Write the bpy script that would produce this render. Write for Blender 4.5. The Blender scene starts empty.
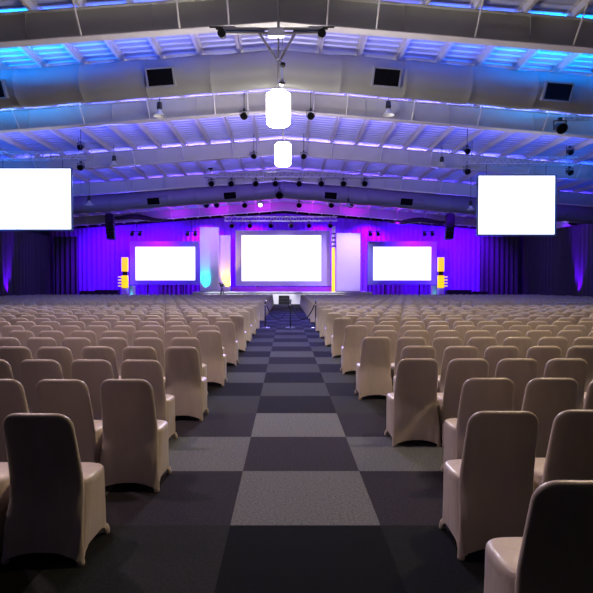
import bpy, math, random
from mathutils import Vector, Matrix
random.seed(7)
scene = bpy.context.scene
C = scene.collection
PI = math.pi

# ------------------------------------------------------------------ camera, world, exposure
F, EYE = 515.0, 1.6                      # focal length in pixels of a 593 px frame, eye height
cam = bpy.data.objects.new('camera', bpy.data.cameras.new('camera')); C.objects.link(cam)
cam.data.sensor_width = 36; cam.data.lens = F / 593 * 36
cam.location = (0, 0, EYE)
cam.rotation_euler = (math.radians(90 - 1.28), 0, 0)
cam.data.shift_x = 10 / 593
cam.data.clip_start = 0.05; cam.data.clip_end = 200
scene.camera = cam
w = bpy.data.worlds.new('world'); scene.world = w; w.use_nodes = True
w.node_tree.nodes['Background'].inputs[0].default_value = (0.05, 0.06, 0.12, 1)
w.node_tree.nodes['Background'].inputs[1].default_value = 0.15
scene.view_settings.view_transform = 'Standard'
scene.view_settings.look = 'None'
scene.view_settings.exposure = 0.1
scene.view_settings.gamma = 1.0
scene.view_settings.use_curve_mapping = False
scene.cycles.use_denoising = True
scene.cycles.max_bounces = 6
scene.cycles.diffuse_bounces = 3
scene.cycles.sample_clamp_indirect = 4

# ------------------------------------------------------------------ lights of the hall
def light(kind, loc, power, col, aim=None, angle=60, blend=0.6, size=0.08):
    L = bpy.data.lights.new('hall_light', kind); L.energy = power; L.color = col
    o = bpy.data.objects.new('hall_light', L); C.objects.link(o); o.location = loc
    if kind == 'SPOT':
        L.spot_size = math.radians(angle); L.spot_blend = blend; L.shadow_soft_size = size
    elif kind == 'POINT': L.shadow_soft_size = size
    elif kind == 'AREA': L.size = size
    if aim is not None:
        o.rotation_euler = (Vector(aim) - Vector(loc)).to_track_quat('-Z', 'Y').to_euler()
    return o
CYAN, BLUE, LILAC, VIOLET = (0.02, 0.32, 1), (0.06, 0.10, 1), (0.42, 0.34, 1), (0.13, 0.0, 1)
MAG, WARM, WHITE, YEL = (0.75, 0.0, 0.9), (1, 0.80, 0.58), (1, 0.95, 0.9), (1, 0.62, 0.0)
# pendants over the aisle (bright) and their row continuing over the camera
for y, z, p in ((11.5, 4.85, 600), (17.0, 5.2, 450)):
    light('POINT', (-0.2, y, z), p, (1, 0.93, 0.84), size=0.25)
# house downlights over the seats
for x, y, p, c in ((-4.5, 4.6, 820, (0.95, 0.72, 0.80)), (4.5, 4.6, 860, (1, 0.80, 0.48)), (-5, 10, 480, (1, 0.78, 0.78)), (5, 10, 480, (1, 0.80, 0.50)), (-13, 12, 600, (1, 0.78, 0.75)), (13, 12, 600, (1, 0.80, 0.52)),
                   (-6, 16, 520, (1, 0.8, 0.72)), (6, 16, 520, (1, 0.80, 0.62)), (-9, 23, 300, (0.55, 0.5, 1)), (9, 23, 300, (0.6, 0.55, 0.95)), (-11, 31, 500, (0.4, 0.45, 1)), (11, 31, 500, (0.45, 0.45, 1))):
    light('SPOT', (x, y, 6.7), p, c, (x, y - 0.2, 0), 128, 0.5, 0.15)
# LED wash strips on the roof, behind the rafters and ducts, shining up and forward
STRIPS = ((12.75, 7.85, ((0, 3.2, (0.30, 0.24, 1), 40), (3.2, 6.2, (0.05, 0.13, 1), 110), (6.2, 12, (0.0, 0.25, 1), 520), (12, 20, (0.0, 0.22, 1), 500))),
          (16.2, 8.0, ((0, 3.5, (0.28, 0.24, 1), 30), (3.5, 7.5, (0.05, 0.13, 1), 55), (7.5, 13, (0.0, 0.28, 1), 260), (13, 20, (0.0, 0.22, 1), 110))),
          (18.8, 7.66, ((0, 6, (0.26, 0.20, 1), 240), (6, 12, (0.10, 0.12, 1), 260), (12, 20, (0.0, 0.12, 1), 240))),
          (24.9, 7.66, ((0, 7, (0.24, 0.17, 1), 280), (7, 13, (0.14, 0.12, 1), 220), (13, 20, (0.02, 0.08, 1), 200))),
          (31.0, 7.66, ((0, 9, (0.18, 0.08, 1), 150), (9, 20, (0.08, 0.04, 1), 120))))
for y, zz, cols in STRIPS:
    for a0, a1, col, p in cols:
        for s_ in (-1, 1):
            xm = s_ * (a0 + a1) / 2; sl = 0.078
            L = bpy.data.lights.new('roof_wash', 'AREA'); L.shape = 'RECTANGLE'; L.size = a1 - a0; L.size_y = 0.06; L.energy = p * 1.25; L.color = col; L.spread = math.radians(112 if y < 17 else 124)
            o = bpy.data.objects.new('roof_wash', L); C.objects.link(o); o.location = (xm, y, zz - sl * abs(xm))
            d = Vector((0, 1.0, 1.5)).normalized(); t = Vector((1, 0, -s_ * sl)).normalized(); n = -d; u = n.cross(t).normalized(); t = u.cross(n)
            o.rotation_euler = Matrix((t, u, n)).transposed().to_euler()
light('SPOT', (-8, -4, 5), 26, (0.55, 0.45, 1), (-4, 5, 0.5), 60, 1, 0.3)  # added lilac fill from behind the camera, tints the left chair backs
light('SPOT', (9, -4, 5), 34, (1, 0.75, 0.3), (4.5, 6, 0.5), 60, 1, 0.3)  # added warm fill from behind the camera, tints the right chair backs
# colour wash on the rafter faces from the floor at the sides
for x, y, z, p, c, a in ((-16, 9, 3, 500, CYAN, (-13, 18, 7.5)), (16, 9, 3, 500, CYAN, (13, 18, 7.5)),
                         (-15, 19.5, 3.5, 600, (0.03, 0.25, 1), (-11, 26, 7)), (15, 19.5, 3.5, 600, (0.03, 0.25, 1), (11, 26, 7))):
    light('SPOT', (x, y, z), p, c, a, 60, 1, 0.2)
# stage wash
for x in (-16, -11.5, 11.5, 16):
    light('SPOT', (x, 43.8, 6.0), 3600, VIOLET, (x, 48.3, 3.0), 120, 0.7, 0.2)
for x in (-7.5, -3, 3, 7.5):
    light('SPOT', (x, 46.75, 7.5), 2600, (0.2, 0.0, 1), (x, 48.3, 3.0), 130, 0.8, 0.1)
for x in (-9, -5.5, -2, 2, 5.5, 9):
    light('SPOT', (x, 41.7, 7.1 - 0.07 * abs(x)), 150, (0.65, 0.0, 0.9) if abs(x) < 6 else (0.5, 0, 1), (x, 42.6, 9), 120, 0.9, 0.1)
    light('SPOT', (x, 38.4, 7.3 - 0.07 * abs(x)), 320, (0.38, 0.0, 1) if abs(x) < 4 else (0.15, 0.0, 1), (x, 40.4, 9), 150, 0.9, 0.1)
for x in (-12.5, 12.5):
    light('SPOT', (x, 38.4, 6.5), 260, (0.12, 0, 1), (x, 40.4, 9), 150, 0.9, 0.1)
for x in (-8.6, 8.6):
    light('SPOT', (x, 46.9, 6.3), 160, (0.6, 0, 0.9), (x, 48.3, 5), 120, 0.9, 0.1)
# blue light from the stage side along the aisle, plus one added fill
light('SPOT', (0, 41.0, 7.0), 9000, (0.13, 0.12, 1), (0.1, 24, 0), 28, 0.9, 0.1)
light('SPOT', (0, 14.6, 6.2), 420, (0.35, 0.38, 1), (0, 5.5, 0.4), 60, 0.9, 0.1)  # added fill over the near aisle, stands in for blue stage light
light('SPOT', (0, 30.5, 6.7), 1300, (0.22, 0.16, 1), (0.1, 19, 0), 60, 0.9, 0.1)

# ------------------------------------------------------------------ materials
def mat(name, col, rough=0.6, metal=0.0, emit=None, strength=1.0, noise=0.0, nscale=30, bump=0.0, sheen=0.0):
    m = bpy.data.materials.new(name); m.use_nodes = True
    nt = m.node_tree; b = nt.nodes['Principled BSDF']
    b.inputs['Base Color'].default_value = (*col, 1); b.inputs['Roughness'].default_value = rough; b.inputs['Metallic'].default_value = metal
    if sheen: b.inputs['Sheen Weight'].default_value = sheen
    if emit:
        b.inputs['Emission Color'].default_value = (*emit, 1); b.inputs['Emission Strength'].default_value = strength
    if noise or bump:
        tc = nt.nodes.new('ShaderNodeTexCoord'); n = nt.nodes.new('ShaderNodeTexNoise'); n.inputs['Scale'].default_value = nscale
        nt.links.new(tc.outputs['Object'], n.inputs['Vector'])
        if noise:
            mx = nt.nodes.new('ShaderNodeMix'); mx.data_type = 'RGBA'
            mx.inputs[6].default_value = (*[c * (1 - noise) for c in col], 1); mx.inputs[7].default_value = (*[min(1, c * (1 + noise)) for c in col], 1)
            nt.links.new(n.outputs['Fac'], mx.inputs[0]); nt.links.new(mx.outputs[2], b.inputs['Base Color'])
        if bump:
            bp = nt.nodes.new('ShaderNodeBump'); bp.inputs['Strength'].default_value = bump; bp.inputs['Distance'].default_value = 0.01
            nt.links.new(n.outputs['Fac'], bp.inputs['Height']); nt.links.new(bp.outputs['Normal'], b.inputs['Normal'])
    return m
def carpet_mat():
    m = bpy.data.materials.new('carpet'); m.use_nodes = True
    nt = m.node_tree; N = nt.nodes; L = nt.links; b = N['Principled BSDF']; b.inputs['Roughness'].default_value = 0.95
    b.inputs['Specular IOR Level'].default_value = 0.1
    tc = N.new('ShaderNodeTexCoord'); mp = N.new('ShaderNodeMapping'); mp.inputs['Location'].default_value = (0.375, -0.395, 0.5)
    L.new(tc.outputs['Object'], mp.inputs['Vector'])
    ck = N.new('ShaderNodeTexChecker'); ck.inputs['Scale'].default_value = 1.0
    ck.inputs['Color1'].default_value = (0, 0, 0, 1); ck.inputs['Color2'].default_value = (1, 1, 1, 1); L.new(mp.outputs[0], ck.inputs['Vector'])
    sn = N.new('ShaderNodeVectorMath'); sn.operation = 'FLOOR'; L.new(mp.outputs[0], sn.inputs[0])
    wn = N.new('ShaderNodeTexWhiteNoise'); L.new(sn.outputs[0], wn.inputs['Vector'])
    no = N.new('ShaderNodeTexNoise'); no.inputs['Scale'].default_value = 55; no.inputs['Detail'].default_value = 6; no.inputs['Roughness'].default_value = 0.8; L.new(tc.outputs['Object'], no.inputs['Vector'])
    mx = N.new('ShaderNodeMix'); mx.data_type = 'RGBA'; mx.inputs[6].default_value = (0.022, 0.018, 0.024, 1); mx.inputs[7].default_value = (0.10, 0.10, 0.105, 1)
    L.new(ck.outputs['Fac'], mx.inputs[0])
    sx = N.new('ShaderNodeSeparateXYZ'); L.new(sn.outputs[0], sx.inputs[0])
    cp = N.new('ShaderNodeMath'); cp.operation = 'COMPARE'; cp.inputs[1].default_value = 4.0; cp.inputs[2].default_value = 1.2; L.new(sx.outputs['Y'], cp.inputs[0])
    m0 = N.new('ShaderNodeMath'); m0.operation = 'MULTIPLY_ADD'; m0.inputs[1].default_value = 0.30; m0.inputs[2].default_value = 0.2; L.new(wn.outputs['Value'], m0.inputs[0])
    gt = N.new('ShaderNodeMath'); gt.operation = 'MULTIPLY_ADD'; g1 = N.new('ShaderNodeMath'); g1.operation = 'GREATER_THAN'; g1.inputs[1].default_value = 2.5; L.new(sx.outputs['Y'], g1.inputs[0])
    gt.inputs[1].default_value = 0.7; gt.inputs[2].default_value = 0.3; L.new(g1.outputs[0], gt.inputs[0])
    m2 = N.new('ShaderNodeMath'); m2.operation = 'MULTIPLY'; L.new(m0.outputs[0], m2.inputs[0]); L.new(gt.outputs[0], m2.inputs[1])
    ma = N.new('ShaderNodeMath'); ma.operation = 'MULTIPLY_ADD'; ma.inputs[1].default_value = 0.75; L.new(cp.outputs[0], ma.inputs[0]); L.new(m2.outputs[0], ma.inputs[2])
    mb = N.new('ShaderNodeMath'); mb.operation = 'MULTIPLY_ADD'; mb.inputs[1].default_value = 3.2; mb.inputs[2].default_value = -0.6; L.new(no.outputs['Fac'], mb.inputs[0])
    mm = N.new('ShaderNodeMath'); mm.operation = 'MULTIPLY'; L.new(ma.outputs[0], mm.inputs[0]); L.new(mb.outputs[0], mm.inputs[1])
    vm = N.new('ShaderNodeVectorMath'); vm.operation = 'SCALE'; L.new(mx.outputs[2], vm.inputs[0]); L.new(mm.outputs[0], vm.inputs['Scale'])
    L.new(vm.outputs[0], b.inputs['Base Color'])
    bp = N.new('ShaderNodeBump'); bp.inputs['Strength'].default_value = 0.4; bp.inputs['Distance'].default_value = 0.005
    L.new(no.outputs['Fac'], bp.inputs['Height']); L.new(bp.outputs[0], b.inputs['Normal'])
    return m
MT = dict(
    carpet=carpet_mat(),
    steel=mat('painted_steel', (0.44, 0.43, 0.41), 0.5, noise=0.08, nscale=2),
    purlin=mat('purlin_steel', (0.66, 0.63, 0.68), 0.45, noise=0.08, nscale=3),
    deck=mat('roof_sheet', (0.52, 0.54, 0.76), 0.4, 0.1, noise=0.12, nscale=1.5),
    duct=mat('duct_metal', (0.22, 0.22, 0.225), 0.55, 0.0, noise=0.06, nscale=1.2),
    black=mat('black_metal', (0.012, 0.012, 0.014), 0.45, noise=0.2, nscale=20),
    grille=mat('vent_dark', (0.004, 0.004, 0.005), 1.0, noise=0.2, nscale=20),
    alu=mat('aluminium', (0.75, 0.75, 0.78), 0.3, 0.9, noise=0.05, nscale=15),
    chrome=mat('chrome', (0.8, 0.8, 0.82), 0.12, 1.0, noise=0.03, nscale=15),
    wall=mat('wall_paint', (0.04, 0.04, 0.05), 0.8, noise=0.1, nscale=2),
    drape=mat('pale_drape', (0.28, 0.07, 0.60), 0.85, noise=0.1, nscale=5, bump=0.2),
    darkdrape=mat('dark_drape', (0.07, 0.06, 0.085), 0.85, noise=0.15, nscale=5, bump=0.2),
    screen=mat('lit_screen', (0.8, 0.8, 0.8), 0.5, emit=(1, 1, 1), strength=1.6),
    slate=mat('slate_frame', (0.20, 0.24, 0.42), 0.5, noise=0.05, nscale=5),
    frame=mat('screen_frame', (0.55, 0.53, 0.70), 0.5, noise=0.05, nscale=5),
    white=mat('white_panel', (0.78, 0.75, 0.80), 0.55, noise=0.04, nscale=4),
    riser=mat('stage_riser', (0.55, 0.06, 0.75), 0.6, noise=0.05, nscale=4),  # magenta stage light is put into this base colour
    stagetop=mat('stage_floor', (0.75, 0.75, 0.78), 0.3, noise=0.05, nscale=4),
    amber=mat('amber_lightbox', (0.9, 0.6, 0.02), 0.5, emit=(1, 0.62, 0.0), strength=0.95, noise=0.1, nscale=20),
    shade=mat('glowing_shade', (1, 1, 1), 0.4, emit=(1, 0.95, 0.86), strength=9),
    lamp=mat('lamp_glass', (1, 1, 1), 0.3, emit=(1, 0.95, 0.9), strength=2.0),
    bell=mat('white_enamel', (0.8, 0.8, 0.8), 0.3, noise=0.04, nscale=15),
    rope=mat('velvet_rope', (0.01, 0.01, 0.035), 0.8, noise=0.3, nscale=60, bump=0.3),
)
def cover_mat():
    m = mat('chair_cover', (0.58, 0.5, 0.45), 0.36, sheen=0.08)
    nt = m.node_tree; N = nt.nodes; L = nt.links; b = N['Principled BSDF']; b.inputs['Specular IOR Level'].default_value = 0.4
    tc = N.new('ShaderNodeTexCoord'); mp = N.new('ShaderNodeMapping'); mp.inputs['Scale'].default_value = (9, 9, 2.2); L.new(tc.outputs['Object'], mp.inputs[0])
    n = N.new('ShaderNodeTexNoise'); n.inputs['Scale'].default_value = 1.0; n.inputs['Detail'].default_value = 2; L.new(mp.outputs[0], n.inputs['Vector'])
    oi = N.new('ShaderNodeObjectInfo'); cr = N.new('ShaderNodeMix'); cr.data_type = 'RGBA'
    cr.inputs[6].default_value = (0.45, 0.37, 0.325, 1); cr.inputs[7].default_value = (0.58, 0.48, 0.415, 1); L.new(n.outputs['Fac'], cr.inputs[0]); L.new(cr.outputs[2], b.inputs['Base Color'])
    bp = N.new('ShaderNodeBump'); bp.inputs['Strength'].default_value = 0.5; bp.inputs['Distance'].default_value = 0.02
    L.new(n.outputs['Fac'], bp.inputs['Height']); L.new(bp.outputs[0], b.inputs['Normal'])
    return m
MT['cover'] = cover_mat()

MT['grille'].node_tree.nodes['Principled BSDF'].inputs['Specular IOR Level'].default_value = 0.05
# ------------------------------------------------------------------ mesh helpers
class MB:
    def __init__(s): s.v = []; s.f = []
    def add(s, vs, fs):
        k = len(s.v); s.v += [tuple(p) for p in vs]; s.f += [tuple(i + k for i in f) for f in fs]; return s
    def box(s, c, d, rot=None):
        x, y, z = [q / 2 for q in d]
        vs = [Vector((a * x, b * y, e * z)) for a in (-1, 1) for b in (-1, 1) for e in (-1, 1)]
        if rot is not None: vs = [rot @ v for v in vs]
        c = Vector(c)
        return s.add([v + c for v in vs], [(0, 1, 3, 2), (4, 6, 7, 5), (0, 4, 5, 1), (2, 3, 7, 6), (0, 2, 6, 4), (1, 5, 7, 3)])
    def loft(s, rings, cap0=True, cap1=True, closed=True):
        n = len(rings[0]); vs = [p for r in rings for p in r]; fs = []
        for i in range(len(rings) - 1):
            for j in range(n if closed else n - 1):
                k = (j + 1) % n
                fs.append((i * n + j, i * n + k, (i + 1) * n + k, (i + 1) * n + j))
        if cap0: fs.append(tuple(range(n))[::-1])
        if cap1: fs.append(tuple((len(rings) - 1) * n + j for j in range(n)))
        return s.add(vs, fs)
    def tube(s, pts, r, n=8, caps=True):
        pts = [Vector(p) for p in pts]; rs = r if isinstance(r, (list, tuple)) else [r] * len(pts); rings = []
        up = None
        for i, p in enumerate(pts):
            t = (pts[min(i + 1, len(pts) - 1)] - pts[max(i - 1, 0)]).normalized()
            if up is None: up = Vector((0, 0, 1)) if abs(t.z) < 0.9 else Vector((0, 1, 0))
            a = t.cross(up).normalized(); b = a.cross(t).normalized()
            rings.append([p + rs[i] * (a * math.cos(2 * PI * j / n) + b * math.sin(2 * PI * j / n)) for j in range(n)])
        return s.loft(rings, caps, caps)
    def lathe(s, prof, c=(0, 0, 0), n=20):
        cx, cy, cz = c
        return s.loft([[(cx + r * math.cos(2 * PI * j / n), cy + r * math.sin(2 * PI * j / n), cz + z) for j in range(n)] for r, z in prof])
    def mesh(s, name, m, smooth=False):
        me = bpy.data.meshes.new(name); me.from_pydata(s.v, [], s.f); me.update()
        me.materials.append(MT[m] if isinstance(m, str) else m)
        if smooth:
            me.polygons.foreach_set('use_smooth', [True] * len(me.polygons))
            try: me.set_sharp_from_angle(angle=math.radians(48))
            except Exception: pass
        return me
    def build(s, name, m, parent=None, smooth=False):
        o = bpy.data.objects.new(name, s.mesh(name, m, smooth)); C.objects.link(o)
        if parent: o.parent = parent
        return o
def tag(o, label=None, cat=None, group=None, kind=None):
    if label: o['label'] = label
    if cat: o['category'] = cat
    if group: o['group'] = group
    if kind: o['kind'] = kind
    return o
def empty(name, loc=(0, 0, 0), rz=0.0):
    o = bpy.data.objects.new(name, None); C.objects.link(o); o.location = loc; o.rotation_euler = (0, 0, rz); o.empty_display_size = 0.1
    return o
def kids(o): return [c for c in bpy.data.objects if c.parent == o]
def tree_of(o): return (o, [tree_of(c) for c in kids(o)])
def copy_tree(t, parent=None):
    c = t[0].copy(); C.objects.link(c); c.parent = parent
    for ch in t[1]: copy_tree(ch, c)
    return c
def at(px, py, D):                       # point seen at pixel px, py of the photograph at depth D (horizon 285, vanishing point 286.5)
    return Vector(((px - 286.5) * D / F, D, EYE + (285 - py) * D / F))
ORD = ['zeroth', 'first', 'second', 'third', 'fourth', 'fifth', 'sixth', 'seventh', 'eighth', 'ninth', 'tenth', 'eleventh', 'twelfth', 'thirteenth', 'fourteenth',
       'fifteenth', 'sixteenth', 'seventeenth', 'eighteenth', 'nineteenth', 'twentieth', 'twenty-first', 'twenty-second', 'twenty-third', 'twenty-fourth', 'twenty-fifth']

# ------------------------------------------------------------------ the hall
RX, SL, SR = -0.2, 0.073, 0.083          # ridge position and the two roof slopes
def rz(x, z): return z - (RX - x) * SL if x < RX else z - (x - RX) * SR
Y0, Y1, XL, XR = -7.0, 49.2, -22.5, 22.5
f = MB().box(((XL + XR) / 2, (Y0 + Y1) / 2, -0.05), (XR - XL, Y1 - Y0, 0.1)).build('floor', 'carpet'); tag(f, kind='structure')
# ribbed roof sheets: ribs run down the slopes
mb = MB()
prof = []
y = Y0
while y < Y1:
    prof += [(y, 0), (y + 0.20, 0), (y + 0.23, 0.035), (y + 0.27, 0.035), (y + 0.30, 0)]
    y += 0.30
xs = [XL, RX, XR]
vs = []
for (yy, dz) in prof:
    for x in xs: vs.append((x, yy, rz(x, 8.70) - dz))
fs = []
for i in range(len(prof) - 1):
    if prof[i + 1][0] - prof[i][0] < 1e-6: continue
    for j in range(2): fs.append((i * 3 + j, i * 3 + j + 1, (i + 1) * 3 + j + 1, (i + 1) * 3 + j))
mb.add(vs, fs)
mb.add([(x, yy, rz(x, 8.85)) for yy in (Y0, Y1) for x in xs], [(0, 1, 4, 3), (1, 2, 5, 4)])
tag(mb.build('ceiling', 'deck'), kind='structure')
def gwall(name, x0, x1, y0, y1):
    h = 8.83
    if x0 == x1 or abs(x1 - x0) < 1:
        o = MB().box(((x0 + x1) / 2, (y0 + y1) / 2, rz((x0 + x1) / 2, h) / 2), (abs(x1 - x0), y1 - y0, rz((x0 + x1) / 2, h)))
    else:
        a = [(x0, y0, 0), (x1, y0, 0), (x1, y0, rz(x1, h)), (RX, y0, h), (x0, y0, rz(x0, h))]
        b = [(p[0], y1, p[2]) for p in a]
        o = MB().loft([a, b])
    tag(o.build(name, 'wall'), kind='structure')
gwall('wall_left', XL - 0.2, XL, Y0, Y1); gwall('wall_right', XR, XR + 0.2, Y0, Y1)
gwall('wall_back', XL, XR, Y1, Y1 + 0.2); gwall('wall_front', XL, XR, Y0 - 0.2, Y0)

# purlins, running from the back of the hall to the stage
side_word = {-1: 'left', 1: 'right'}
for s in (-1, 1):
    for k in range(1, 19):
        x = RX + s * 1.16 * k
        if abs(x) > 21.8: continue
        zt = rz(x, 8.69)
        p = MB()
        p.box((x, 21, zt - 0.10), (0.018, 56, 0.19)); p.box((x + s * 0.04, 21, zt - 0.185), (0.09, 56, 0.016)); p.box((x - s * 0.04, 21, zt - 0.008), (0.09, 56, 0.014))
        tag(p.build('roof_purlin', 'purlin'), 'pale steel roof purlin, %s one %s of the ridge, running towards the stage' % (ORD[k], side_word[s]), 'purlin', 'steel purlins under the roof sheets')
# rafters
FR = [12.4 + 6.1 * k for k in range(6)]
frname = ['nearest', 'second nearest', 'third nearest', 'fourth nearest', 'fifth nearest', 'farthest']
for i, D in enumerate(FR):
    root = empty('roof_rafter', (RX, D, 7.8))
    tag(root, 'grey steel roof rafter sloping from the ridge, the %s in view' % frname[i], 'rafter', 'steel rafters across the hall')
    def half(a, b, y0, y1):
        x0, x1 = XL + 0.05, XR - 0.05
        A = [(x0 - RX, y0, rz(x0, a) - 7.8), (0, y0, a - 7.8), (x1 - RX, y0, rz(x1, a) - 7.8), (x1 - RX, y0, rz(x1, b) - 7.8), (0, y0, b - 7.8), (x0 - RX, y0, rz(x0, b) - 7.8)]
        m_ = MB(); Bq = [(p[0], y1, p[2]) for p in A]
        m_.add(A + Bq, [(0, 1, 4, 5), (1, 2, 3, 4), (7, 6, 11, 10), (8, 7, 10, 9), (0, 6, 7, 1), (1, 7, 8, 2), (5, 4, 10, 11), (4, 3, 9, 10), (0, 5, 11, 6), (2, 8, 9, 3)])
        return m_
    wb = half(7.812, 8.49, -0.006, 0.006)
    for q in range(-7, 8):                                    # stiffeners and splice lines on the web
        x = q * 3.0; wb.box((x, -0.02, rz(x + RX, 8.15) - 7.8), (0.012 if q else 0.05, 0.04, 0.67))
    wb.build('web', 'steel', root)
    half(7.79, 7.815, -0.14, 0.14).build('bottom_flange', 'purlin', root)
    half(8.48, 8.50, -0.11, 0.11).build('top_flange', 'steel', root)
    for s in (-1, 1):
        for k in (1, 2, 4, 6, 8, 10, 12, 14, 16):
            x = s * 1.16 * k
            b_ = MB().tube([(x, -0.72, rz(x + RX, 8.52) - 7.8), (x, -0.13, rz(x + RX, 7.83) - 7.8)], 0.024, 6)
            b_.build('flange_brace', 'purlin', root)
# ridge strut
# air ducts
vent_x = {15.2: (-8.35, -3.57, 2.84, 7.67), 34.3: (-8.7, -3.7, 2.9, 7.85)}
for D, R_, Z, wd in ((15.2, 0.52, 7.90, 'nearer'), (34.3, 0.56, 7.90, 'farther')):
    root = empty('air_duct', (RX, D, Z)); tag(root, 'grey round air duct crossing under the roof, %s of the two' % wd, 'duct', 'round ducts across the roof')
    d = MB(); rings = []
    xs_ = []
    x = XL + 1.75
    while x < XR - 1.7: xs_.append(x); x += 1.8584
    for x in xs_:
        zz = rz(x, Z) - Z
        for dx, rr in ((-0.25, R_), (-0.02, R_), (-0.01, R_ + 0.006), (0.01, R_ + 0.006), (0.02, R_), (0.25, R_)):
            rings.append([(x + dx - RX, rr * math.cos(2 * PI * j / 36), zz + rr * math.sin(2 * PI * j / 36)) for j in range(36)])
    d.loft(rings); d.build('duct_body', 'duct', root, True)
    for x in vent_x[D]:
        if D > 30: hw = 0.42
        else: hw = 0.38
        sl = SL if x < RX else -SR
        a = math.radians(20)                                  # facing down towards the seats on the near side
        rot = Matrix.Rotation(math.atan(sl), 3, 'Y').inverted() @ Matrix.Rotation(a, 3, 'X')
        n = rot @ Vector((0, -1, 0)); c = Vector((x - RX, 0, rz(x, Z) - Z)) + n * (R_ + 0.02)
        fr = MB()
        for sx in (-1, 1): fr.box(c + rot @ Vector((sx * hw, 0, 0)), (0.05, 0.16, 0.50), rot)
        for sz in (-1, 1): fr.box(c + rot @ Vector((0, 0, sz * 0.235)), (2 * hw, 0.16, 0.04), rot)
        v = fr.build('vent_frame', 'duct', root)
        g = MB().box(c + rot @ Vector((0, -0.02, 0)), (2 * hw - 0.04, 0.08, 0.44), rot)
        for q in range(6): g.box(c + rot @ Vector((0, -0.065, -0.19 + q * 0.075)), (2 * hw - 0.05, 0.012, 0.012), rot)
        g.build('vent_grille', 'grille', v)

# ------------------------------------------------------------------ curtains
def pleats(p0, p1, ztop, depth, wl, step=0.09, z0=0.02):
    p0, p1 = Vector(p0), Vector(p1); L_ = (p1 - p0).length; t = (p1 - p0) / L_; nrm = Vector((-t.y, t.x)); n = int(L_ / step)
    cols = []
    for i in range(n + 1):
        s_ = i / n * L_
        ph = 2 * PI * s_ / wl + 0.9 * math.sin(s_ * 0.7) + 0.5 * math.sin(s_ * 2.3)
        off = depth * math.sin(ph) * (0.7 + 0.3 * math.sin(s_ * 1.1))
        q = p0 + t * s_
        cols.append([(q.x + nrm.x * off * k, q.y + nrm.y * off * k, z0 + (ztop(q.x) - z0) * v) for v, k in ((0, 1.15), (0.5, 1), (0.93, 0.9), (1, 0.6))])
    m_ = MB(); m_.loft(cols, False, False, closed=False); return m_
o = pleats((-22.2, 48.3), (22.2, 48.3), lambda x: rz(x, 8.3), 0.10, 0.42).build('stage_curtain', 'drape', None, True)
tag(o, 'wide pleated curtain lit violet across the wall behind the stage screens', 'curtain')
o = pleats((-21.4, 27.0), (-21.4, 46.5), lambda x: 6.0, 0.12, 0.5).build('side_curtain', 'darkdrape', None, True)
tag(o, 'dark pleated curtain along the hall wall left of the stage', 'curtain', 'dark side curtains')
o = pleats((21.4, 46.5), (21.4, 27.0), lambda x: 6.0, 0.12, 0.5).build('side_curtain', 'darkdrape', None, True)
tag(o, 'dark pleated curtain along the hall wall right of the stage', 'curtain', 'dark side curtains')
for x0, x1, w_ in ((-21.2, -19.0, 'left'), (17.6, 21.2, 'right')):
    o = pleats((x0, 46.9), (x1, 46.9), lambda x: 6.0, 0.10, 0.45).build('masking_curtain', 'darkdrape', None, True)
    tag(o, 'dark masking curtain in the far %s corner beside the violet curtain' % w_, 'curtain', 'dark masking curtains')
# uplights grazing the dark curtains and the colour columns
for x, y, s in ((-20.9, 39.3, -1), (20.9, 37.6, 1)):
    root = empty('floor_uplight', (x, y, 0)); tag(root, 'small black floor uplight at the foot of the %s curtain' % side_word[s], 'light', 'curtain uplights')
    MB().lathe([(0.02, 0), (0.11, 0), (0.11, 0.05), (0.1, 0.06), (0.02, 0.06)]).build('base', 'black', root, True)
    MB().lathe([(0.02, 0.061), (0.09, 0.061), (0.1, 0.2), (0.085, 0.2), (0.02, 0.16)]).build('housing', 'black', root, True)
    light('SPOT', (x, y, 0.3), 5000, VIOLET, (x + s * 0.8, y, 5.0), 36, 0.8, 0.05)
# round duct piece over the right curtain
root = empty('wall_duct', (20.7, 37.3, 6.33)); tag(root, 'short round duct lit lilac above the right side curtain', 'duct')
MB().tube([(0, 0, 0), (0, 5.1, 0)], 0.42, 28).build('duct_body', 'bell', root, True)
MB().tube([(0, 0.0, 0), (0, 0.08, 0)], 0.44, 28).build('collar', 'duct', root, True)
light('POINT', (19.4, 35.8, 5.3), 25, (0.3, 0.2, 1), size=0.1)

# ------------------------------------------------------------------ stage
o = MB().box((-0.35, 45.3, 0.5), (15.0, 4.6, 1.0))
root = empty('stage_platform', (-0.35, 45.3, 0)); tag(root, 'long white stage platform under the main screen at the end of the aisle', 'stage')
MB().box((0, 0, 0.485), (15.0, 4.6, 0.97)).build('stage_body', 'white', root)
MB().box((0, 0, 0.99), (15.1, 4.7, 0.04)).build('stage_deck', 'stagetop', root)
o = MB().box((-0.35, 46.3, 1.01 + 0.2), (9.0, 0.5, 0.40)).build('stage_riser', 'riser'); tag(o, 'low riser coloured magenta as if lit, directly under the main screen', 'riser')
root = empty('stage_steps', (-0.2, 42.62, 0)); tag(root, 'dark carpeted steps up to the stage at the end of the aisle', 'steps')
for k in range(3):
    MB().box((0, -0.45 + 0.3 * k + 0.0, 0.12 * (k + 1) + 0.0), (0.9, 0.30, 0.24 * (k + 1))).build('step', 'black', root)
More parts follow.
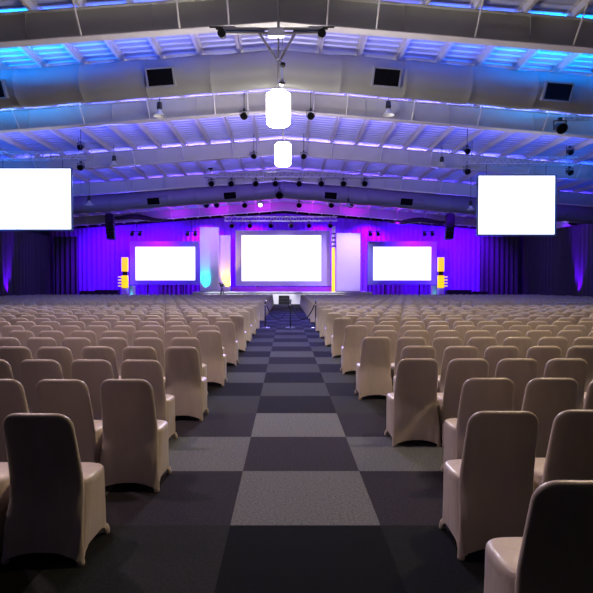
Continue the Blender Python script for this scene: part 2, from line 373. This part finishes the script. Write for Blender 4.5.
def screen(name, cx, cy, cz, wd, ht, fl, fr_, ft, fb, label, frame='frame', legs=None, thick=0.12):
    root = empty(name, (cx, cy, cz)); tag(root, label, 'screen', 'lit projection screens')
    MB().box((0, -0.005, 0), (wd, 0.03, ht)).build('screen_surface', 'screen', root)
    m_ = MB()
    m_.box((-wd / 2 - fl / 2, 0, (ft - fb) / 2), (fl, thick, ht + ft + fb)); m_.box((wd / 2 + fr_ / 2, 0, (ft - fb) / 2), (fr_, thick, ht + ft + fb))
    m_.box((0, 0, ht / 2 + ft / 2), (wd, thick, ft)); m_.box((0, 0, -ht / 2 - fb / 2), (wd, thick, fb))
    m_.box((0, 0.05, 0), (wd, 0.02, ht))
    m_.build('screen_frame', frame, root)
    if legs is not None:
        zb_ = -ht / 2 - fb
        for s in (-1, 1):
            MB().box((s * wd * 0.3, 0, (zb_ + legs - cz) / 2), (0.1, 0.1, zb_ + cz - legs)).build('leg', 'black', root)
    return root
def rect(x0, y0, x1, y1, D):
    a, b = at(x0, y0, D), at(x1, y1, D); return (a.x + b.x) / 2, (a.z + b.z) / 2, b.x - a.x, a.z - b.z
px = lambda n, D: n * D / F
cx, cz, wd, ht = rect(242, 235.8, 320.8, 281, 46.7)
screen('projection_screen', cx, 46.45, cz, wd, ht, px(6, 46.7), px(9.5, 46.7), px(5, 46.7), px(5, 46.7), 'large white lit main screen in a lilac frame at the stage centre', legs=1.41)
cx, cz, wd, ht = rect(135.8, 247, 195.3, 280.2, 46.0)
screen('projection_screen', cx, 46.0, cz, wd, ht, px(5.5, 46), px(4, 46), px(5.5, 46), px(4.5, 46), 'white lit framed screen standing left of the stage', 'slate', legs=0.0)
cx, cz, wd, ht = rect(373, 247, 430.8, 280.2, 46.0)
screen('projection_screen', cx, 46.0, cz, wd, ht, px(5.5, 46), px(5.5, 46), px(5.5, 46), px(4.5, 46), 'white lit framed screen standing right of the stage', 'slate', legs=0.0)
MT['rim'] = mat('screen_rim', (0.10, 0.18, 0.35), 0.4, noise=0.05, nscale=5)
cx, cz, wd, ht = rect(-5, 169.5, 72, 229.5, 22.5)
SLr = screen('hanging_screen', cx, 22.5, cz, wd, ht, .07, .07, .05, .07, 'white lit screen hanging from the roof over the left seats', 'rim', thick=0.06)
SLz = cz + ht / 2
cx2, cz2, wd2, ht2 = rect(477.5, 176.5, 553.5, 234.5, 22.5)
screen('hanging_screen', cx2, 22.5, cz2, wd2, ht2, .07, .07, .05, .07, 'white lit screen hanging from the roof over the right seats', 'rim', thick=0.06)

# upright set panels beside the main screen
def panel(name, x0, x1, ytop, D, label, zb=1.01, m='white', th=0.25):
    a, b = at(x0, ytop, D), at(x1, ytop, D)
    root = empty(name, ((a.x + b.x) / 2, D, zb)); tag(root, label, 'panel', 'upright stage panels')
    h = a.z - zb
    MB().box((0, 0, h / 2), (b.x - a.x, th, h)).build('panel_face', m, root)
    MB().box((0, 0, 0.03), (b.x - a.x + 0.1, th + 0.15, 0.06)).build('base_plate', 'black', root)
    return root, b.x - a.x, h
pr, pw, ph = panel('set_panel', 200.3, 219, 227.5, 45.2, 'tall white panel washed cyan with a slatted edge, left of the main screen')
for k in range(15):
    MB().box((pw * 0.25, -0.17, 0.12 + k * 0.24), (pw * 0.46, 0.12, 0.055)).build('slat', 'white', pr)
panel('set_panel', 219.4, 230.5, 235.5, 45.9, 'white panel washed yellow between the slatted panel and main screen')
panel('set_panel', 336.3, 360, 233.3, 45.2, 'broad plain pale lilac panel right of the main screen')
light('SPOT', tuple(at(205.6, 291.5, 44.75)), 900, (0.0, 0.8, 1), tuple(at(205.4, 268, 45.16)), 62, 0.9, 0.05)
light('SPOT', tuple(at(227.6, 291.5, 45.42)), 1000, (1, 0.66, 0.0), tuple(at(227, 268, 45.86)), 62, 0.9, 0.05)
light('SPOT', (6.4, 40.0, 6.2), 2000, (0.55, 0.42, 1), tuple(at(348, 258, 45)), 60, 0.7, 0.1)
light('SPOT', (-6.4, 40.0, 6.2), 900, (0.6, 0.32, 1), tuple(at(212, 246, 45)), 50, 0.7, 0.1)
light('SPOT', (0, 42.6, 7.2), 700, (0.55, 0.42, 1), (-0.3, 46.3, 3.5), 70, 0.7, 0.1)
for x in (-5, -1, 3):
    light('SPOT', (x, 40.6, 6.4), 4200, (0.95, 0.95, 1), (x, 43.0, 0.7), 38, 0.5, 0.1)
# slim amber strip with dark fins between the main screen and right panel
a = at(333.4, 248, 45.6)
root = empty('light_column', (a.x, 45.6, 1.01)); tag(root, 'slim amber light column between the main screen and right panel', 'light column')
MB().box((0, 0, (a.z - 1.01) / 2), (px(3.2, 45.6), 0.2, a.z - 1.01)).build('light_tube', 'amber', root)
MB().box((0, 0, a.z - 1.01 + 0.95), (px(3.5, 45.6), 0.22, 1.9)).build('cap_housing', 'white', root)
for k in range(4): MB().box((0, -0.05, a.z - 1.01 + 0.15 + k * 0.36), (px(4.2, 45.6), 0.26, 0.12)).build('fin', 'black', root)
# amber totems outside the side screens
for s, x0, x1 in ((-1, 122.2, 128), (1, 437.8, 443.6)):
    D = 45.0; a = at((x0 + x1) / 2, 257.5, D); ww = px(5.8, D)
    root = empty('light_column', (a.x, D, 0)); tag(root, 'amber glowing light totem with side fins beyond the %s framed screen' % side_word[s], 'light column', 'amber light totems')
    z = lambda py: at(0, py, D).z
    MB().box((0, 0, (z(271.5) + z(257.5)) / 2), (ww, 0.3, z(257.5) - z(271.5))).build('upper_lightbox', 'amber', root)
    MB().box((0, 0, (z(288) + z(275.5)) / 2), (ww, 0.3, z(275.5) - z(288))).build('lower_lightbox', 'amber', root)
    MB().box((0, 0.05, z(274) / 2 + 0.15), (ww * 0.8, 0.18, z(274) + 0.3)).build('post', 'black', root)
    MB().box((0, 0, z(288) / 2), (ww, 0.28, z(288) - 0.02)).build('pedestal', 'white', root)
    for k in range(4): MB().box((s * ww * 0.35, 0, z(277 + 3 * k)), (ww * 1.5, 0.34, 0.09)).build('fin', 'amber', root)
    xx = at(132.3 if s < 0 else 434.0, 290, 44.6)
    r2 = empty('glow_column', (xx.x, 44.6, 0)); tag(r2, 'short pale light column at the lower outer corner of the %s framed screen' % side_word[s], 'light column', 'short pale columns')
    MB().lathe([(0.02, 0), (0.3, 0), (0.3, 0.05), (0.02, 0.05)], n=24).build('base', 'black', r2, True)
    MB().lathe([(0.02, 0.05), (0.26, 0.05), (0.26, 1.55), (0.02, 1.55)], n=24).build('tube', 'white', r2, True)
    light('SPOT', (xx.x, 44.1, 0.2), 45, (0.1, 0.8, 1), (xx.x, 44.6, 1.3), 70, 0.8, 0.05)
# low black road cases in front of the curtain
for i, (x0, x1, yt, w_) in enumerate(((81, 95, 291, 'left, farthest from the stage'), (96.5, 119, 290, 'left, next to the amber totem'), (446, 470, 290, 'right, next to the amber totem'), (472, 486, 291.5, 'right, farthest from the stage'))):
    a, b = at(x0, yt, 45.6), at(x1, yt, 45.6)
    root = empty('road_case', ((a.x + b.x) / 2, 45.6, 0)); tag(root, 'low black road case by the violet curtain, %s' % w_, 'case', 'black road cases')
    MB().box((0, 0, 0.12 + (a.z - 0.22) / 2), (b.x - a.x, 0.7, a.z - 0.22)).build('case_body', 'black', root)
    MB().box((0, 0, a.z - 0.05), (b.x - a.x + 0.03, 0.73, 0.1)).build('lid', 'black', root)
    for sx in (-1, 1):
        for sy in (-1, 1): MB().tube([(sx * (b.x - a.x) * 0.4 - 0.02, sy * 0.25, 0.06), (sx * (b.x - a.x) * 0.4 + 0.02, sy * 0.25, 0.06)], 0.06, 12).build('caster', 'black', root)
# camera on a tripod before the yellow panel
a = at(222, 285.5, 42.2)
root = empty('video_camera', (a.x, 42.2, a.z)); tag(root, 'black video camera on a tripod in front of the yellow-washed panel', 'camera')
MB().box((0, 0, 0), (0.26, 0.5, 0.24)).build('camera_body', 'black', root)
MB().tube([(0, 0.25, 0), (0, 0.48, 0)], [0.08, 0.1], 14).build('lens', 'black', root)
MB().box((-0.13, -0.3, 0.16), (0.14, 0.22, 0.12)).build('viewfinder', 'black', root)
for k in range(3):
    an = k * 2 * PI / 3 + 0.4; MB().tube([(0, 0, -0.12), (0.42 * math.cos(an), 0.42 * math.sin(an), -a.z + 0.02)], 0.03, 8).build('tripod_leg', 'black', root)

# ------------------------------------------------------------------ hanging gear
def truss(name, p0, p1, label, sq=0.3, m='alu', cat='truss', group='aluminium lighting trusses', hang=True, r=0.022):
    p0, p1 = Vector(p0), Vector(p1); L_ = (p1 - p0).length; t = (p1 - p0) / L_
    root = empty(name, p0); tag(root, label, cat, group)
    b = Vector((0, 1, 0)) * sq / 2; c = Vector((0, 0, 1)) * sq / 2
    for sy in (-1, 1):
        for sz in (-1, 1):
            MB().tube([b * sy + c * sz, b * sy + c * sz + t * L_], r, 8).build('chord', m, root, True)
    lm = MB(); n = max(2, int(L_ / (sq * 1.4)))
    for i in range(n):
        u0, u1 = t * (L_ * i / n), t * (L_ * (i + 0.5) / n); u2 = t * (L_ * (i + 1) / n)
        for sy in (-1, 1):
            lm.tube([u0 + b * sy - c, u1 + b * sy + c], r * 0.5, 5); lm.tube([u1 + b * sy + c, u2 + b * sy - c], r * 0.5, 5)
        for sz in (-1, 1): lm.tube([u0 - b + c * sz, u1 + b + c * sz], r * 0.5, 5); lm.tube([u1 + b + c * sz, u2 - b + c * sz], r * 0.5, 5)
    lm.build('lacing', m, root)
    if hang:
        for q in (0.08, 0.92):
            x = p0.x + (p1.x - p0.x) * q; zt = rz(x, 8.66)
            MB().tube([t * (L_ * q) + c, Vector((x, p0.y, zt)) - p0], 0.012, 6).build('hanging_cable', 'black', root)
    return root
zt = at(0, 161.5, 22.5).z
truss('lighting_truss', (7.7, 22.6, zt), (12.6, 22.6, zt), 'lighting truss above the hanging screen on the right')
ztL = at(0, 156.5, 22.5).z
truss('lighting_truss', (-13.3, 22.6, ztL), (-8.7, 22.6, ztL), 'lighting truss above the hanging screen on the left')
for cxx, tz, lo in ((cx, SLz, ztL), (cx2, cz2 + ht2 / 2, zt)):
    root = empty('screen_hanger', (cxx, 22.55, tz)); tag(root, 'pair of thin black cables holding the %s hanging screen' % ('left' if cxx < 0 else 'right'), 'cable', 'screen hanging cables')
    for s in (-1, 1): MB().tube([(s * 1.3, 0, 0.03), (s * 1.3, 0, lo - tz - 0.12)], 0.012, 6).build('cable', 'black', root)
p = at(559, 116, 17.0)
truss('lighting_truss', p, (12.6, 17.0, p.z), 'near silver truss end with two black fixtures at the right edge', 0.24)
a, b = at(206, 175, 30.0), at(402, 175, 30.0)
truss('lighting_truss', a, b, 'long silver truss across the middle of the roof before the farther duct', 0.32)
a, b = at(224.5, 219, 44.0), at(337, 219, 44.0)
truss('lighting_truss', a, b, 'straight silver truss directly above the main screen', 0.34, r=0.035)

def make_spot(name, label, s=1.0, lens=None, drop=0.0):
    s *= 0.85
    root = empty(name); tag(root, label, 'spotlight')
    if drop: MB().tube([(0, 0, 0.22 * s), (0, 0, 0.22 * s + drop)], 0.012, 6).build('hanging_rod', 'black', root)
    MB().box((0, 0, 0.2 * s), (0.09 * s, 0.09 * s, 0.08 * s)).build('clamp', 'black', root)
    y = MB(); y.box((0, 0, 0.15 * s), (0.34 * s, 0.04 * s, 0.02 * s))
    for q in (-1, 1): y.box((q * 0.17 * s, 0, 0.03 * s), (0.016 * s, 0.04 * s, 0.26 * s))
    y.build('yoke', 'black', root)
    bd = MB().tube([(0, 0.16 * s, 0.02 * s), (0, 0.08 * s, 0), (0, -0.06 * s, -0.06 * s), (0, -0.12 * s, -0.10 * s)], [0.07 * s, 0.13 * s, 0.14 * s, 0.155 * s], 16).build('housing', 'black', root, True)
    MB().tube([(0, -0.121 * s, -0.101 * s), (0, -0.13 * s, -0.107 * s)], [0.13 * s, 0.12 * s], 16).build('lens', lens or 'grille', bd, True)
    return root
def hang_spot(px_, py_, D, label, s=1.0, group=None, lens=None, rzr=0.0, up=True, drop=None):
    p = at(px_, py_, D); top = rz(p.x, 8.66)
    d = (top - p.z - 0.2 * s) if drop is None else drop
    r = make_spot('stage_spotlight', label, s, lens, d); r.location = p; r.rotation_euler = (0, 0, rzr)
    if group: r['group'] = group
    return r
# fixtures at the ends of the screen trusses (one above, one below the truss)
for x, yt, D, w_ in ((466, 160, 22.6, 'right-hand truss, at its end nearer the stage aisle'), (568, 161, 22.6, 'right-hand truss, at its outer end'), (82, 156, 22.6, 'left-hand truss, at its end nearer the aisle')):
    hang_spot(x, yt - 9, D, 'black moving light on top of the %s' % w_, 1.0, 'truss fixtures')
    hang_spot(x, yt + 11, D + 0.15, 'black moving light slung under the %s' % w_, 1.05, 'truss fixtures', drop=0.2)
hang_spot(564, 103, 17.0, 'black spotlight above the near truss end at the right edge', 1.2)
hang_spot(558, 127.5, 17.0, 'larger black spotlight below the near truss end at the right edge', 1.4, drop=0.04)
# around the pendants
hang_spot(244.5, 116, 17.9, 'small black spotlight left of the nearer pendant', 1.0, 'spots beside the pendants')
hang_spot(310.5, 116, 17.9, 'small black spotlight right of the nearer pendant', 1.0, 'spots beside the pendants')
hang_spot(254, 156, 23.9, 'small black spotlight left of the farther pendant', 1.0, 'spots beside the pendants')
hang_spot(303.5, 156, 23.9, 'small black spotlight right of the farther pendant', 1.0, 'spots beside the pendants')
for i, x in enumerate((212, 231.5, 256, 275.5, 299, 321, 343, 364)):
    hang_spot(x, 183, 30.0, 'black spotlight under the long middle truss, %s from its left end' % ORD[i + 1], 1.3, 'spots on the long middle truss', drop=0.05)
hang_spot(211, 166.5, 30.0, 'black spotlight standing above the left end of the long middle truss', 1.3)
for i, x in enumerate((207, 217, 245, 299, 331, 350)):
    hang_spot(x, 204.5, 38.5, 'black spotlight in the row before the violet ceiling, %s from the left' % ORD[i + 1], 1.5, 'spots in the far roof row')
hang_spot(260.5, 204, 38.0, 'switched-on white spotlight in the far row of black spots', 1.5, lens='lamp')
hang_spot(279.5, 194, 33.0, 'black projector-sized fixture at the ridge before the farther duct', 1.9)
for i, x in enumerate((232, 250, 271, 291, 309, 330)):
    hang_spot(x, 225, 43.9, 'black stage light on the truss above the main screen, %s from the left' % ORD[i + 1], 1.5, 'lights above the main screen', drop=0.05)
for x, w_ in ((137, 'left of the left framed screen'), (192, 'above the right end of the left framed screen'), (374, 'above the left end of the right framed screen'), (428, 'above the right end of the right framed screen')):
    y_ = 231.5
    p = at(x, y_, 43.5)
    root = empty('light_bar', p); tag(root, 'short black bar with small spots hung %s' % w_, 'light bar', 'short light bars')
    MB().tube([(-0.5, 0, 0), (0.5, 0, 0)], 0.035, 8).build('bar', 'black', root)
    for q in (-0.35, 0.3): MB().tube([(q, 0.1, -0.05), (q, -0.18, -0.3)], [0.13, 0.17], 12).build('spot_head', 'black', root, True)
    MB().tube([(0, 0, 0), (0, 0, rz(p.x, 8.66) - p.z)], 0.02, 6).build('hanging_rod', 'black', root)
# bell lamps on cords
def bell(px_, py_, D, label, s=1.0):
    s *= 0.8
    p = at(px_, py_, D); root = empty('high_bay_lamp', p); tag(root, label, 'lamp', 'bell lamps hanging on cords')
    MB().lathe([(0.03 * s, 0.14 * s), (0.07 * s, 0.12 * s), (0.12 * s, 0.0), (0.25 * s, -0.14 * s), (0.24 * s, -0.15 * s), (0.10 * s, -0.0), (0.02 * s, 0.05 * s)], n=24).build('bell_shade', 'bell', root, True)
    MB().lathe([(0.02 * s, 0.14 * s), (0.10 * s, 0.14 * s), (0.12 * s, 0.2 * s), (0.10 * s, 0.42 * s), (0.02 * s, 0.46 * s)], n=16).build('ballast_housing', 'black', root, True)
    MB().lathe([(0.01 * s, -0.10 * s), (0.07 * s, -0.08 * s), (0.08 * s, -0.03 * s), (0.04 * s, 0.03 * s)], n=14).build('bulb', 'bell', root, True)
    MB().tube([(0, 0, 0.45 * s), (0, 0, rz(p.x, 8.66) - p.z)], 0.012, 6).build('cord', 'black', root)
bell(160.5, 114, 17.4, 'bell lamp on a cord below the nearer duct, left of the aisle')
bell(387.5, 113, 17.4, 'bell lamp on a cord below the nearer duct, right of the aisle')
bell(115, 164, 24.0, 'bell lamp hanging just right of the left hanging screen')
bell(441, 165, 24.0, 'bell lamp hanging just left of the right hanging screen')
bell(90, 203, 29.5, 'distant white bell lamp beside the left hanging screen edge', 1.1)
bell(470, 208, 29.5, 'distant white bell lamp beside the right hanging screen edge', 1.1)
bell(348, 205, 33.5, 'small distant bell lamp before the violet ceiling, right of the ridge', 1.1)
# thin drop cables
for x, y0, y1, D, w_ in ((466, 100, 142, 21.0, 'above the right hanging screen truss'), (82, 128, 150, 21.0, 'above the left hanging screen truss')):
    a, b = at(x, y0, D), at(x, y1, D)
    o = MB().tube([(a.x, D, rz(a.x, 8.66)), (a.x, D, b.z)], 0.015, 6).build('drop_cable', 'black'); tag(o, 'thin black cable dropping from the roof %s' % w_, 'cable')
# loudspeaker line arrays
for x, s in ((110.5, -1), (449.5, 1)):
    p = at(x, 214.5, 40.0)
    root = empty('line_array_speaker', p); tag(root, 'black hanging line array loudspeaker %s of the stage' % side_word[s], 'loudspeaker', 'hanging line arrays')
    MB().box((0, 0, 0), (0.5, 0.5, 0.08)).build('rigging_frame', 'black', root)
    for k in range(7):
        rt = Matrix.Rotation(math.radians(-2 - 2.2 * k), 3, 'X'); MB().box((0, 0.012 * k * k * 0.6, -0.18 - 0.265 * k), (0.62, 0.42, 0.25), rt).build('speaker_cabinet', 'black', root)
    MB().tube([(0, 0, 0.04), (0, 0, rz(p.x, 8.66) - p.z)], 0.03, 6).build('hanging_chain', 'black', root)
# dark bands built as wavy black tubes under the far roof
for x0, x1, s in ((105, 168, -1), (386, 452, 1)):
    pts = []
    for i in range(15):
        u = i / 14; q = at(x0 + (x1 - x0) * u, (216.5 + 3.0 * u if s < 0 else 221.5 + 0.0 * u) + (1.2 * math.sin(3 * PI * u)), 42.0); pts.append(q)
    m_ = MB(); m_.tube(pts, [0.05 + 0.17 * math.sin(PI * i / 14) for i in range(15)], 10)
    o = m_.build('dark_band', 'black', None, True); tag(o, 'dark sagging band under the violet ceiling, %s of the stage' % side_word[s], 'cable', 'dark sagging bands')

# pendants
def pendant(px_, py_, D, label):
    p = at(px_, py_, D); root = empty('pendant_light', p); tag(root, label, 'pendant light', 'bright drum pendants over the aisle')
    sh = MB(); n = 28
    sh.lathe([(0.02, 0.34), (0.24, 0.35), (0.27, 0.32), (0.27, 0.1), (0.27, -0.25), (0.26, -0.33), (0.22, -0.37), (0.02, -0.38)], n=n)
    sh.build('drum_shade', 'shade', root, True)
    for z in (0.31, -0.26):
        MB().lathe([(0.262 + 0.0, z - 0.015), (0.285, z - 0.015), (0.285, z + 0.015), (0.262, z + 0.015)], n=n).build('rim_ring', 'chrome', root, True)
    MB().lathe([(0.02, 0.36), (0.1, 0.36), (0.07, 0.46), (0.02, 0.48)], n=16).build('canopy_cap', 'chrome', root, True)
    MB().tube([(0, 0, 0.46), (0, 0, rz(p.x, 8.66) - p.z)], 0.018, 8).build('rod', 'steel', root)
pendant(278.5, 110, 11.5, 'large dazzling white drum pendant above the aisle, the nearer one')
pendant(283, 155, 17.0, 'smaller-looking dazzling white drum pendant above the aisle, the farther one')
MT['rim_blue'] = mat('blue_cable_cover', (0.04, 0.06, 0.14), 0.5, noise=0.2, nscale=20)
# light bar on a cross arm before the nearest rafter
p = at(274, 36, 11.3)
root = empty('lighting_crossarm', p); tag(root, 'white horizontal lighting arm with braces hung under the nearest rafter ridge', 'lighting arm')
for dz in (0.0, 0.09): MB().tube([(-1.1, 0, dz), (1.05, 0, dz)], 0.034, 8).build('arm_tube', 'purlin', root, True)
MB().tube([(-1.05, -0.05, 0.02), (-0.2, -0.05, 0.02)], 0.02, 10).build('cable_sleeve', 'rim_blue', root, True)
MB().tube([(0.42, -0.05, 0.02), (1.0, -0.05, 0.02)], 0.02, 10).build('cable_sleeve', 'rim_blue', root, True)
MB().box((0.05, 0, 0.0), (0.34, 0.12, 0.16)).build('centre_bracket', 'alu', root)
for s in (-1, 1): MB().tube([(0.07 + s * 0.38, 0, -0.02), (0.1 + s * 0.03, 0, -0.58)], 0.028, 8).build('brace', 'purlin', root)
MB().tube([(0.1, 0, 0.1), (0.1, 0, rz(p.x, 8.66) - p.z)], 0.03, 8).build('drop_rod', 'steel', root)
MB().tube([(0.19, 0, 0.0), (0.17, 0, -1.05)], 0.014, 6).build('chain', 'chrome', root)
MB().lathe([(0.01, -0.06), (0.06, -0.03), (0.06, 0.03), (0.01, 0.06)], (0.19, 0, -0.68), 12).build('shackle', 'black', root, True)
MB().lathe([(0.01, -0.08), (0.06, -0.05), (0.08, 0.0), (0.06, 0.05), (0.01, 0.08)], (0.17, 0, -1.06), 14).build('chain_hook', 'chrome', root, True)
for x, w_ in ((223, 'left'), (321, 'right')):
    q = at(x, 37, 11.3)
    r = empty('stage_spotlight', q); tag(r, 'short black cylinder spotlight on the %s end of the lighting arm' % w_, 'spotlight', 'spots on the lighting arm')
    MB().tube([(0, 0.1, 0.02), (0, -0.16, -0.05)], [0.075, 0.09], 16).build('housing', 'black', r, True)
    MB().box((0, 0, 0.11), (0.28, 0.05, 0.02)).build('yoke', 'black', r)
    MB().tube([(-0.28, 0, 0.15), (0.28, 0, 0.15)], 0.018, 6).build('arm', 'black', r)

# ------------------------------------------------------------------ stanchions and ropes
spts = [at(x, 328.2, 19.05) for x in (265.2, 290.5, 315.7)]
for i, p in enumerate(spts):
    root = empty('rope_stanchion', (p.x, 19.05, 0)); tag(root, 'rope barrier post with round chrome base, %s across the aisle' % ('left-hand one', 'middle one', 'right-hand one')[i], 'stanchion', 'barrier posts across the aisle')
    MB().lathe([(0.02, 0), (0.18, 0), (0.18, 0.012), (0.15, 0.03), (0.04, 0.05), (0.02, 0.05)], n=28).build('base', 'chrome', root, True)
    MB().lathe([(0.022, 0.05), (0.024, 0.05), (0.024, 0.98), (0.01, 0.98)], n=14).build('pole', 'black', root, True)
    MB().lathe([(0.01, 0.98), (0.04, 0.99), (0.045, 1.02), (0.03, 1.05), (0.01, 1.06)], n=16).build('finial', 'chrome', root, True)
    MB().lathe([(0.02, 0.84), (0.04, 0.84), (0.04, 0.9), (0.02, 0.9)], n=14).build('rope_ring', 'chrome', root, True)
for i in range(2):
    a, b = spts[i], spts[i + 1]
    pts = [(a.x + 0.046 + (b.x - a.x - 0.092) * k / 16, 19.05, 0.86 - 0.52 * (1 - (2 * k / 16 - 1) ** 2)) for k in range(17)]
    o = MB().tube(pts, 0.022, 8).build('barrier_rope', 'rope', None, True)
    tag(o, 'dark sagging barrier rope between the %s posts' % ('left and middle', 'middle and right')[i], 'rope', 'barrier ropes')

# ------------------------------------------------------------------ chairs
def srect(hx, hy, p, n, cx=0, cy=0):
    out = []
    for j in range(n):
        t = 2 * PI * (j + 0.5) / n; c, s = math.cos(t), math.sin(t)
        out.append((cx + hx * math.copysign(abs(c) ** (2 / p), c), cy + hy * math.copysign(abs(s) ** (2 / p), s)))
    return out
H = 0.885
def back_y(z):                            # centre line: reclined above the seat, flaring back to the rear feet below it
    return -0.180 - (0.110 * ((z - 0.44) / (H - 0.44)) ** 1.1 if z > 0.44 else 0.055 * ((0.44 - z) / 0.44) ** 1.3)
def backrest_mb(n=32, lv=None, folds=True):
    m_ = MB(); rings = []; r = 0.085
    zs = lv or [0.0, 0.05, 0.11, 0.18, 0.26, 0.34, 0.42, 0.50, 0.58, 0.66, 0.72, H - 0.085, H - 0.065, H - 0.045, H - 0.028, H - 0.014, H - 0.005, H]
    for z in zs:
        w0 = 0.199 + 0.018 * min(1, (H - z) / 0.4) + (0.026 * ((0.5 - z) / 0.5) ** 1.5 if z < 0.5 else 0)
        d = max(0, z - (H - r)); wx = w0 - r + math.sqrt(max(0, r * r - d * d)) if d > 0 else w0
        wx = max(wx, w0 - r * 0.93)
        th = 0.024 * (1 if z < H - 0.03 else math.sqrt(max(0.05, 1 - ((z - (H - 0.03)) / 0.031) ** 2)))
        ring = []
        for x, y_ in srect(wx, th, 3.2, n):
            u = abs(x) / wx; hem = 0.055 * (1 - u ** 2.5) * max(0, 1 - z / 0.3)
            yy = y_ + back_y(z) + 0.012 * (x / 0.2) ** 2 * (z > 0.3)
            if z < 0.36:
                k = 1 - z / 0.36
                yy += 0.035 * k * (1 - u ** 2)
                if folds: yy += 0.010 * k * math.sin(26 * (u - 0.9 * z) + 2) * u ** 1.5
            ring.append((x, yy, z + 0.012 + hem if z < 0.3 else z))
        rings.append(ring)
    return m_.loft(rings)
def seat_mb(n=32):
    m_ = MB(); rings = []
    for z, k in ((0.385, 0.98), (0.40, 1.0), (0.43, 1.0), (0.447, 0.985), (0.457, 0.95), (0.463, 0.88), (0.468, 0.6), (0.47, 0.2)):
        rings.append([(x, y_, z) for x, y_ in srect(0.236 * k, 0.165 * k, 4.6, n, 0, 0.0)])
    return m_.loft(rings)
def skirt_mb(n=72, lv=(0.0, 0.08, 0.18, 0.32, 0.5, 0.7, 0.88, 1.0), low=False):
    m_ = MB(); rings = []
    for v in lv:
        ring = []
        for j in range(n):
            t = 2 * PI * (j + 0.5) / n; c, s = math.cos(t), math.sin(t)
            cor = abs(math.sin(2 * t)) ** 2.0               # 1 at the corners, 0 mid side
            def sq(hx, hy, p, cy): return (hx * math.copysign(abs(c) ** (2 / p), c), cy + hy * math.copysign(abs(s) ** (2 / p), s))
            top = sq(0.235, 0.162, 5.0, 0.0)
            bot = sq(0.239, 0.200, 7.0, -0.028)
            pin = 1 - 0.06 * (1 - cor) * (1 - v)
            e = v ** 0.8
            x = (bot[0] * pin) * (1 - e) + top[0] * e; y_ = (bot[1] * pin) * (1 - e) + top[1] * e
            zb = 0.014 + 0.06 * (1 - cor)
            z = zb + (0.43 - zb) * v
            if not low:
                fold = 0.006 * math.sin(t * 22 + 3 * v) * (1 - v) ** 1.6 * (0.4 + cor)
                x *= 1 + fold * 2; y_ *= 1 + fold * 2
            ring.append((x, y_, z))
        rings.append(ring)
    return m_.loft(rings, cap0=low, cap1=False)
def foot_mb(sx, sy):
    m_ = MB(); x, y_ = sx * 0.221, (-0.222 if sy < 0 else 0.155)
    return m_.lathe([(0.006, 0.0), (0.018, 0.0), (0.022, 0.008), (0.020, 0.03), (0.012, 0.055), (0.004, 0.065)], (x, y_, 0), 12)
def make_chair():
    root = empty('banquet_chair')
    backrest_mb().build('backrest', 'cover', root, True)
    seat_mb().build('seat', 'cover', root, True)
    skirt_mb().build('cover_skirt', 'cover', root, True)
    for sx in (-1, 1):
        for sy in (-1, 1): foot_mb(sx, sy).build('foot_pocket', 'cover', root, True)
    return root
proto = make_chair(); ptree = tree_of(proto)
sm = MB()                                 # simpler copy for chairs a few pixels wide, still backrest, seat, skirt and feet
q = backrest_mb(16, [0.0, 0.12, 0.3, 0.5, 0.66, H - 0.085, H - 0.05, H - 0.022, H - 0.006, H]); sm.add(q.v, q.f)
q = seat_mb(16); sm.add(q.v, q.f); q = skirt_mb(32, (0, 0.2, 0.5, 0.8, 1), True); sm.add(q.v, q.f)
far_mesh = sm.mesh('banquet_chair', 'cover', True)
lowm = MB()
q = backrest_mb(8, [0.0, 0.4, 0.6, H - 0.085, H - 0.03, H], False); lowm.add(q.v, q.f)
for rings in ([[(x, y_, z) for x, y_ in srect(hx, hy, 4, 8, 0, cy)] for z, hx, hy, cy in ((0.03, 0.24, 0.2, -0.028), (0.25, 0.237, 0.18, -0.01), (0.43, 0.235, 0.162, 0.0), (0.46, 0.225, 0.15, 0.0))],): lowm.loft(rings)

seats = []                                # (depth of the row, side, row, place in the row, x)
BACK = 0.29                               # back top sits this far behind the chair's centre
for k in range(37):
    if k in (17, 18): continue
    D = 1.88 + 1.04 * k
    for s in (-1, 1):
        if s < 0: edge, pitch = (1.185 if k % 2 else 1.02), 0.492
        else: edge, pitch = ((1.085 if k == 3 else 1.045) if k % 2 else (0.915 if k == 0 else 1.37)), (0.51 if k == 1 else 0.489)
        j = 0
        while True:
            x = s * (edge + 0.199 + pitch * j)
            if abs(x) > 19.3 or (286.5 - 15 + (x + 0) * F / (D) < -60) or (286.5 + x * F / D > 650): break
            seats.append((D, s, k, j, x)); j += 1
near = sorted([q for q in seats if q[2] < 17], key=lambda q: (q[0], abs(q[4])))[:300]
nearset = set(near); first = True
big = MB()
for q in seats:
    D, s, k, j, x = q
    xx = x + random.uniform(-0.004, 0.004); yy = D + BACK - (0.07 if s < 0 else 0) + random.uniform(-0.02, 0.02); rr = random.uniform(-0.015, 0.015) - (0.035 if s < 0 else 0)
    if q in nearset:
        if k < 9:
            if first: o = proto; first = False
            else: o = copy_tree(ptree)
        else:
            o = bpy.data.objects.new('banquet_chair', far_mesh); C.objects.link(o)
        o.location = (xx, yy, 0); o.rotation_euler = (0, 0, rr)
        o['label'] = 'taupe covered chair, %s from the aisle, %s row from the camera, %s of the aisle' % (ORD[j + 1], 'nearest' if k == 0 else ORD[k + 1], side_word[s])
        o['category'] = 'chair'; o['group'] = 'covered banquet chairs in rows'
    else:
        c, sn = math.cos(rr), math.sin(rr)
        big.add([(xx + v[0] * c - v[1] * sn, yy + v[0] * sn + v[1] * c, v[2]) for v in lowm.v], lowm.f)
o = big.build('banquet_chair', 'cover', None, True)
tag(o, 'mass of small distant covered chairs filling the far rows towards the stage', 'chair', 'distant covered chairs', 'stuff')
print('chairs', len(seats), 'individual', len(near))
